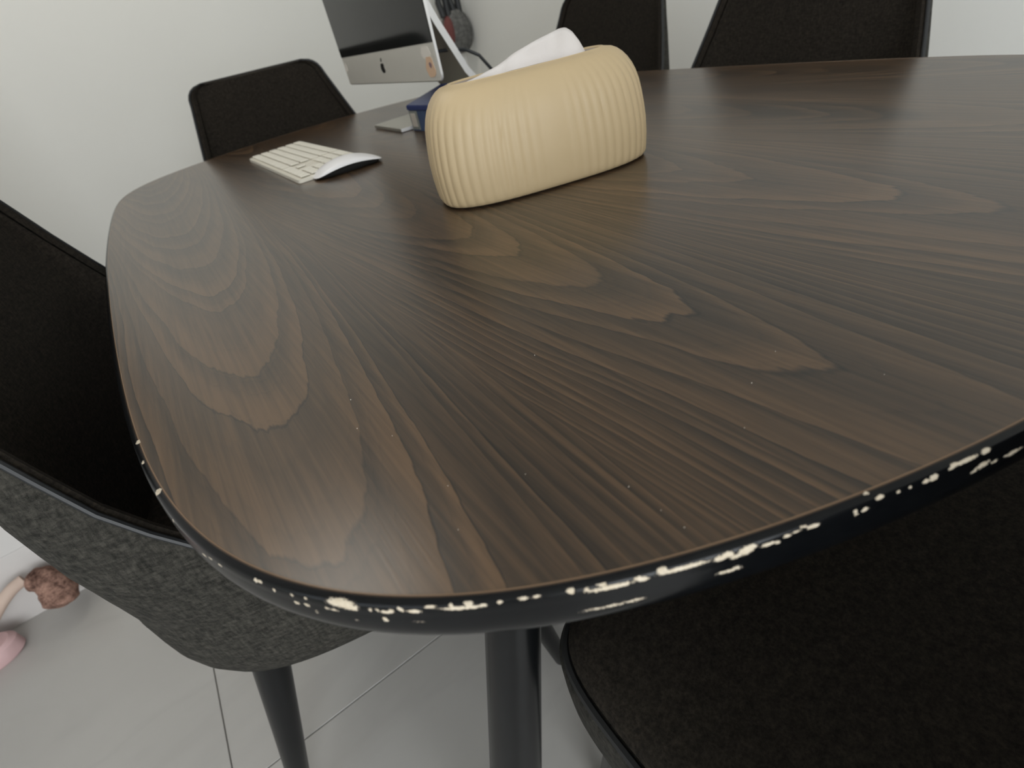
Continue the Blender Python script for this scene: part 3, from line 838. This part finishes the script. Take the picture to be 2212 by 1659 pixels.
# ------------------------------------------------------------------ navy box behind the tissue box
nb = empty('small_box', (0.050, 0.240, TOP), math.radians(-88))
tag(nb, 'small navy box with a sloping lid and pale label, half hidden behind the tissue box', 'box')
def wedge(bm, x0, x1, y0, y1, zb, zf0, zf1, bev):
    vs = [bm.verts.new((x, y, z)) for x in (x0, x1) for y, z in ((y0, zb), (y1, zb), (y1, zf1), (y0, zf0))]
    fs = [bm.faces.new([vs[i] for i in f]) for f in ((0, 1, 2, 3), (7, 6, 5, 4), (0, 4, 5, 1), (1, 5, 6, 2), (2, 6, 7, 3), (3, 7, 4, 0))]
    bmesh.ops.bevel(bm, geom=list(set(e for f in fs for e in f.edges)), offset=bev, segments=2, affect='EDGES')
bm = bmesh.new(); wedge(bm, 0, 0.155, 0, 0.088, 0, 0.037, 0.055, 0.0012); mesh_obj('box_body', bm, M_blue2, nb, smooth=False)
bm = bmesh.new(); wedge(bm, -0.0014, 0.1564, -0.0014, 0.0894, 0.0372, 0.046, 0.0645, 0.0012)
for v in bm.verts:
    if v.co.z < 0.0395: v.co.z += 0.0182 * (v.co.y + 0.0014) / 0.0908
mesh_obj('lid', bm, M_blue, nb, smooth=False)
bm = bmesh.new(); box(bm, 0.004, 0.036, -0.0014, 0.0, 0.003, 0.036, 0.0004, 1); lb = mesh_obj('label_panel', bm, M_lframe, nb, smooth=False)
bm = bmesh.new(); box(bm, 0.009, 0.029, -0.0022, -0.001, 0.008, 0.032, 0.0004, 1); mesh_obj('label_print', bm, M_label, lb, smooth=False)

# ------------------------------------------------------------------ bag hanging in the corner behind the computer
hb = empty('hanging_bag', (1.07, 1.74, 0.88))
tag(hb, 'rounded grey mesh bag with black handles hanging in the corner behind the computer', 'bag')
bm = bmesh.new()
rings = []
for k in range(13):
    a = PI * k / 12
    z = 0.088 * math.cos(a)
    r = max(0.002, math.sin(a) ** 0.8)
    rings.append([Vector((0.078 * r * math.cos(t), 0.045 * r * math.sin(t), z - 0.02 + 0.006 * math.sin(3 * t) * r)) for t in [2 * PI * q / 28 for q in range(28)]])
loft(bm, rings); mesh_obj('bag_body', bm, M_bag, hb)
bm = bmesh.new()
rings = []
for k in range(9):
    a = PI * k / 8
    rings.append([Vector((-0.052 + 0.025 * max(0.05, math.sin(a)) * math.cos(t), -0.018 + 0.025 * max(0.05, math.sin(a)) * math.sin(t), 0.06 * math.cos(a) - 0.012)) for t in [2 * PI * q / 18 for q in range(18)]])
loft(bm, rings); mesh_obj('side_pocket', bm, M_red, hb)
for dx in (-0.050, 0.012):
    bm = bmesh.new()
    tube(bm, [(dx - 0.012, -0.01, 0.045), (dx - 0.02, 0.0, 0.10), (dx - 0.004, 0.01, 0.18), (dx + 0.018, 0.0, 0.10), (dx + 0.014, -0.01, 0.045)], 0.015, 10)
    mesh_obj('handle', bm, M_cable, hb)
bm = bmesh.new(); tube(bm, [(-0.01, 0.11, 0.17), (-0.01, 0.03, 0.165), (-0.01, 0.008, 0.178)], 0.004, 8); mesh_obj('hook', bm, M_alu, hb)

# ------------------------------------------------------------------ slippers at the foot of the left wall
def fuzzy(bm, amt, sc):
    for v in bm.verts:
        n = noise.noise(v.co * sc)
        v.co += v.normal * n * amt if v.normal.length > 0 else Vector()
sl = empty('slipper', (-1.25, 0.385, 0.0))
tag(sl, 'plush slipper with a thick rose-brown band at the foot of the white wall', 'slipper')
def smooth_path(path, n):
    out = []
    for i in range(n + 1):
        t = i / n * (len(path) - 1)
        j = min(int(t), len(path) - 2)
        f = t - j
        p0, p1, p2, p3 = (Vector(path[max(j - 1, 0)]), Vector(path[j]), Vector(path[j + 1]), Vector(path[min(j + 2, len(path) - 1)]))
        out.append((0.5 * ((2 * p1) + (p2 - p0) * f + (2 * p0 - 5 * p1 + 4 * p2 - p3) * f * f + (3 * p1 - p0 - 3 * p2 + p3) * f ** 3), t))
    return out
bm = bmesh.new()
ol = [Vector((0.125 * math.cos(a), 0.047 * math.sin(a) * (1 + 0.16 * math.cos(a)), 0)) for a in [2 * PI * k / 40 for k in range(40)]]
loft(bm, [[v * 0.95 for v in ol], [v + Vector((0, 0, 0.006)) for v in ol], [v + Vector((0, 0, 0.034)) for v in ol], [v * 0.92 + Vector((0, 0, 0.042)) for v in ol]])
mesh_obj('sole', bm, M_pink, sl)
O_ = Vector((-1.25, 0.385, 0))
bm = bmesh.new()
pp = smooth_path([Vector(p) - O_ for p in ((-1.052, 0.425, 0.118), (-1.030, 0.415, 0.106), (-1.020, 0.405, 0.078), (-1.030, 0.385, 0.040))], 40)
rd = [0.024, 0.029, 0.034, 0.036]
tube(bm, [p for p, t in pp], [interp(t, [0, 1, 2, 3], rd) * math.sqrt(min(1, (min(i, 40 - i) + 0.3) / 5.0)) for i, (p, t) in enumerate(pp)], 36)
bm.normal_update(); fuzzy(bm, 0.006, 38)
mesh_obj('band', bm, M_plush, sl)
bm = bmesh.new()
pp = smooth_path([Vector(p) - O_ for p in ((-1.058, 0.43, 0.122), (-1.085, 0.42, 0.118), (-1.12, 0.405, 0.10), (-1.17, 0.39, 0.06), (-1.19, 0.385, 0.038))], 24)
tube(bm, [p for p, t in pp], 0.013, 14)
mesh_obj('strap', bm, M_beige, sl)

# ------------------------------------------------------------------ crumbs on the table top
bm = bmesh.new()
SPK = [(-0.3837, -0.5529, 0.53), (-0.3906, -0.5815, 0.44), (-0.2862, -0.6034, 0.47), (-0.2338, -0.7061, 0.48), (-0.2617, -0.7218, 0.31), (-0.3196, -0.7102, 0.41), (-0.3195, -0.7269, 0.23), (-0.3195, -0.7378, 0.34), (-0.3745, -0.6543, 0.27), (-0.3456, -0.6740, 0.27), (-0.3832, -0.6783, 0.25), (-0.2054, -0.6997, 0.36), (-0.1937, -0.7441, 0.27), (-0.3789, -0.6025, 0.31)]
for sx, sy, q in SPK:
    mm = 0.0005 * q
    box(bm, sx - mm, sx + mm, sy - mm * 0.7, sy + mm * 0.7, TOP, TOP + 0.0005, 0.00012, 1)
tag(mesh_obj('crumbs', bm, M_speck), 'scattered tiny white crumbs on the walnut table top', 'crumbs', kind='stuff')
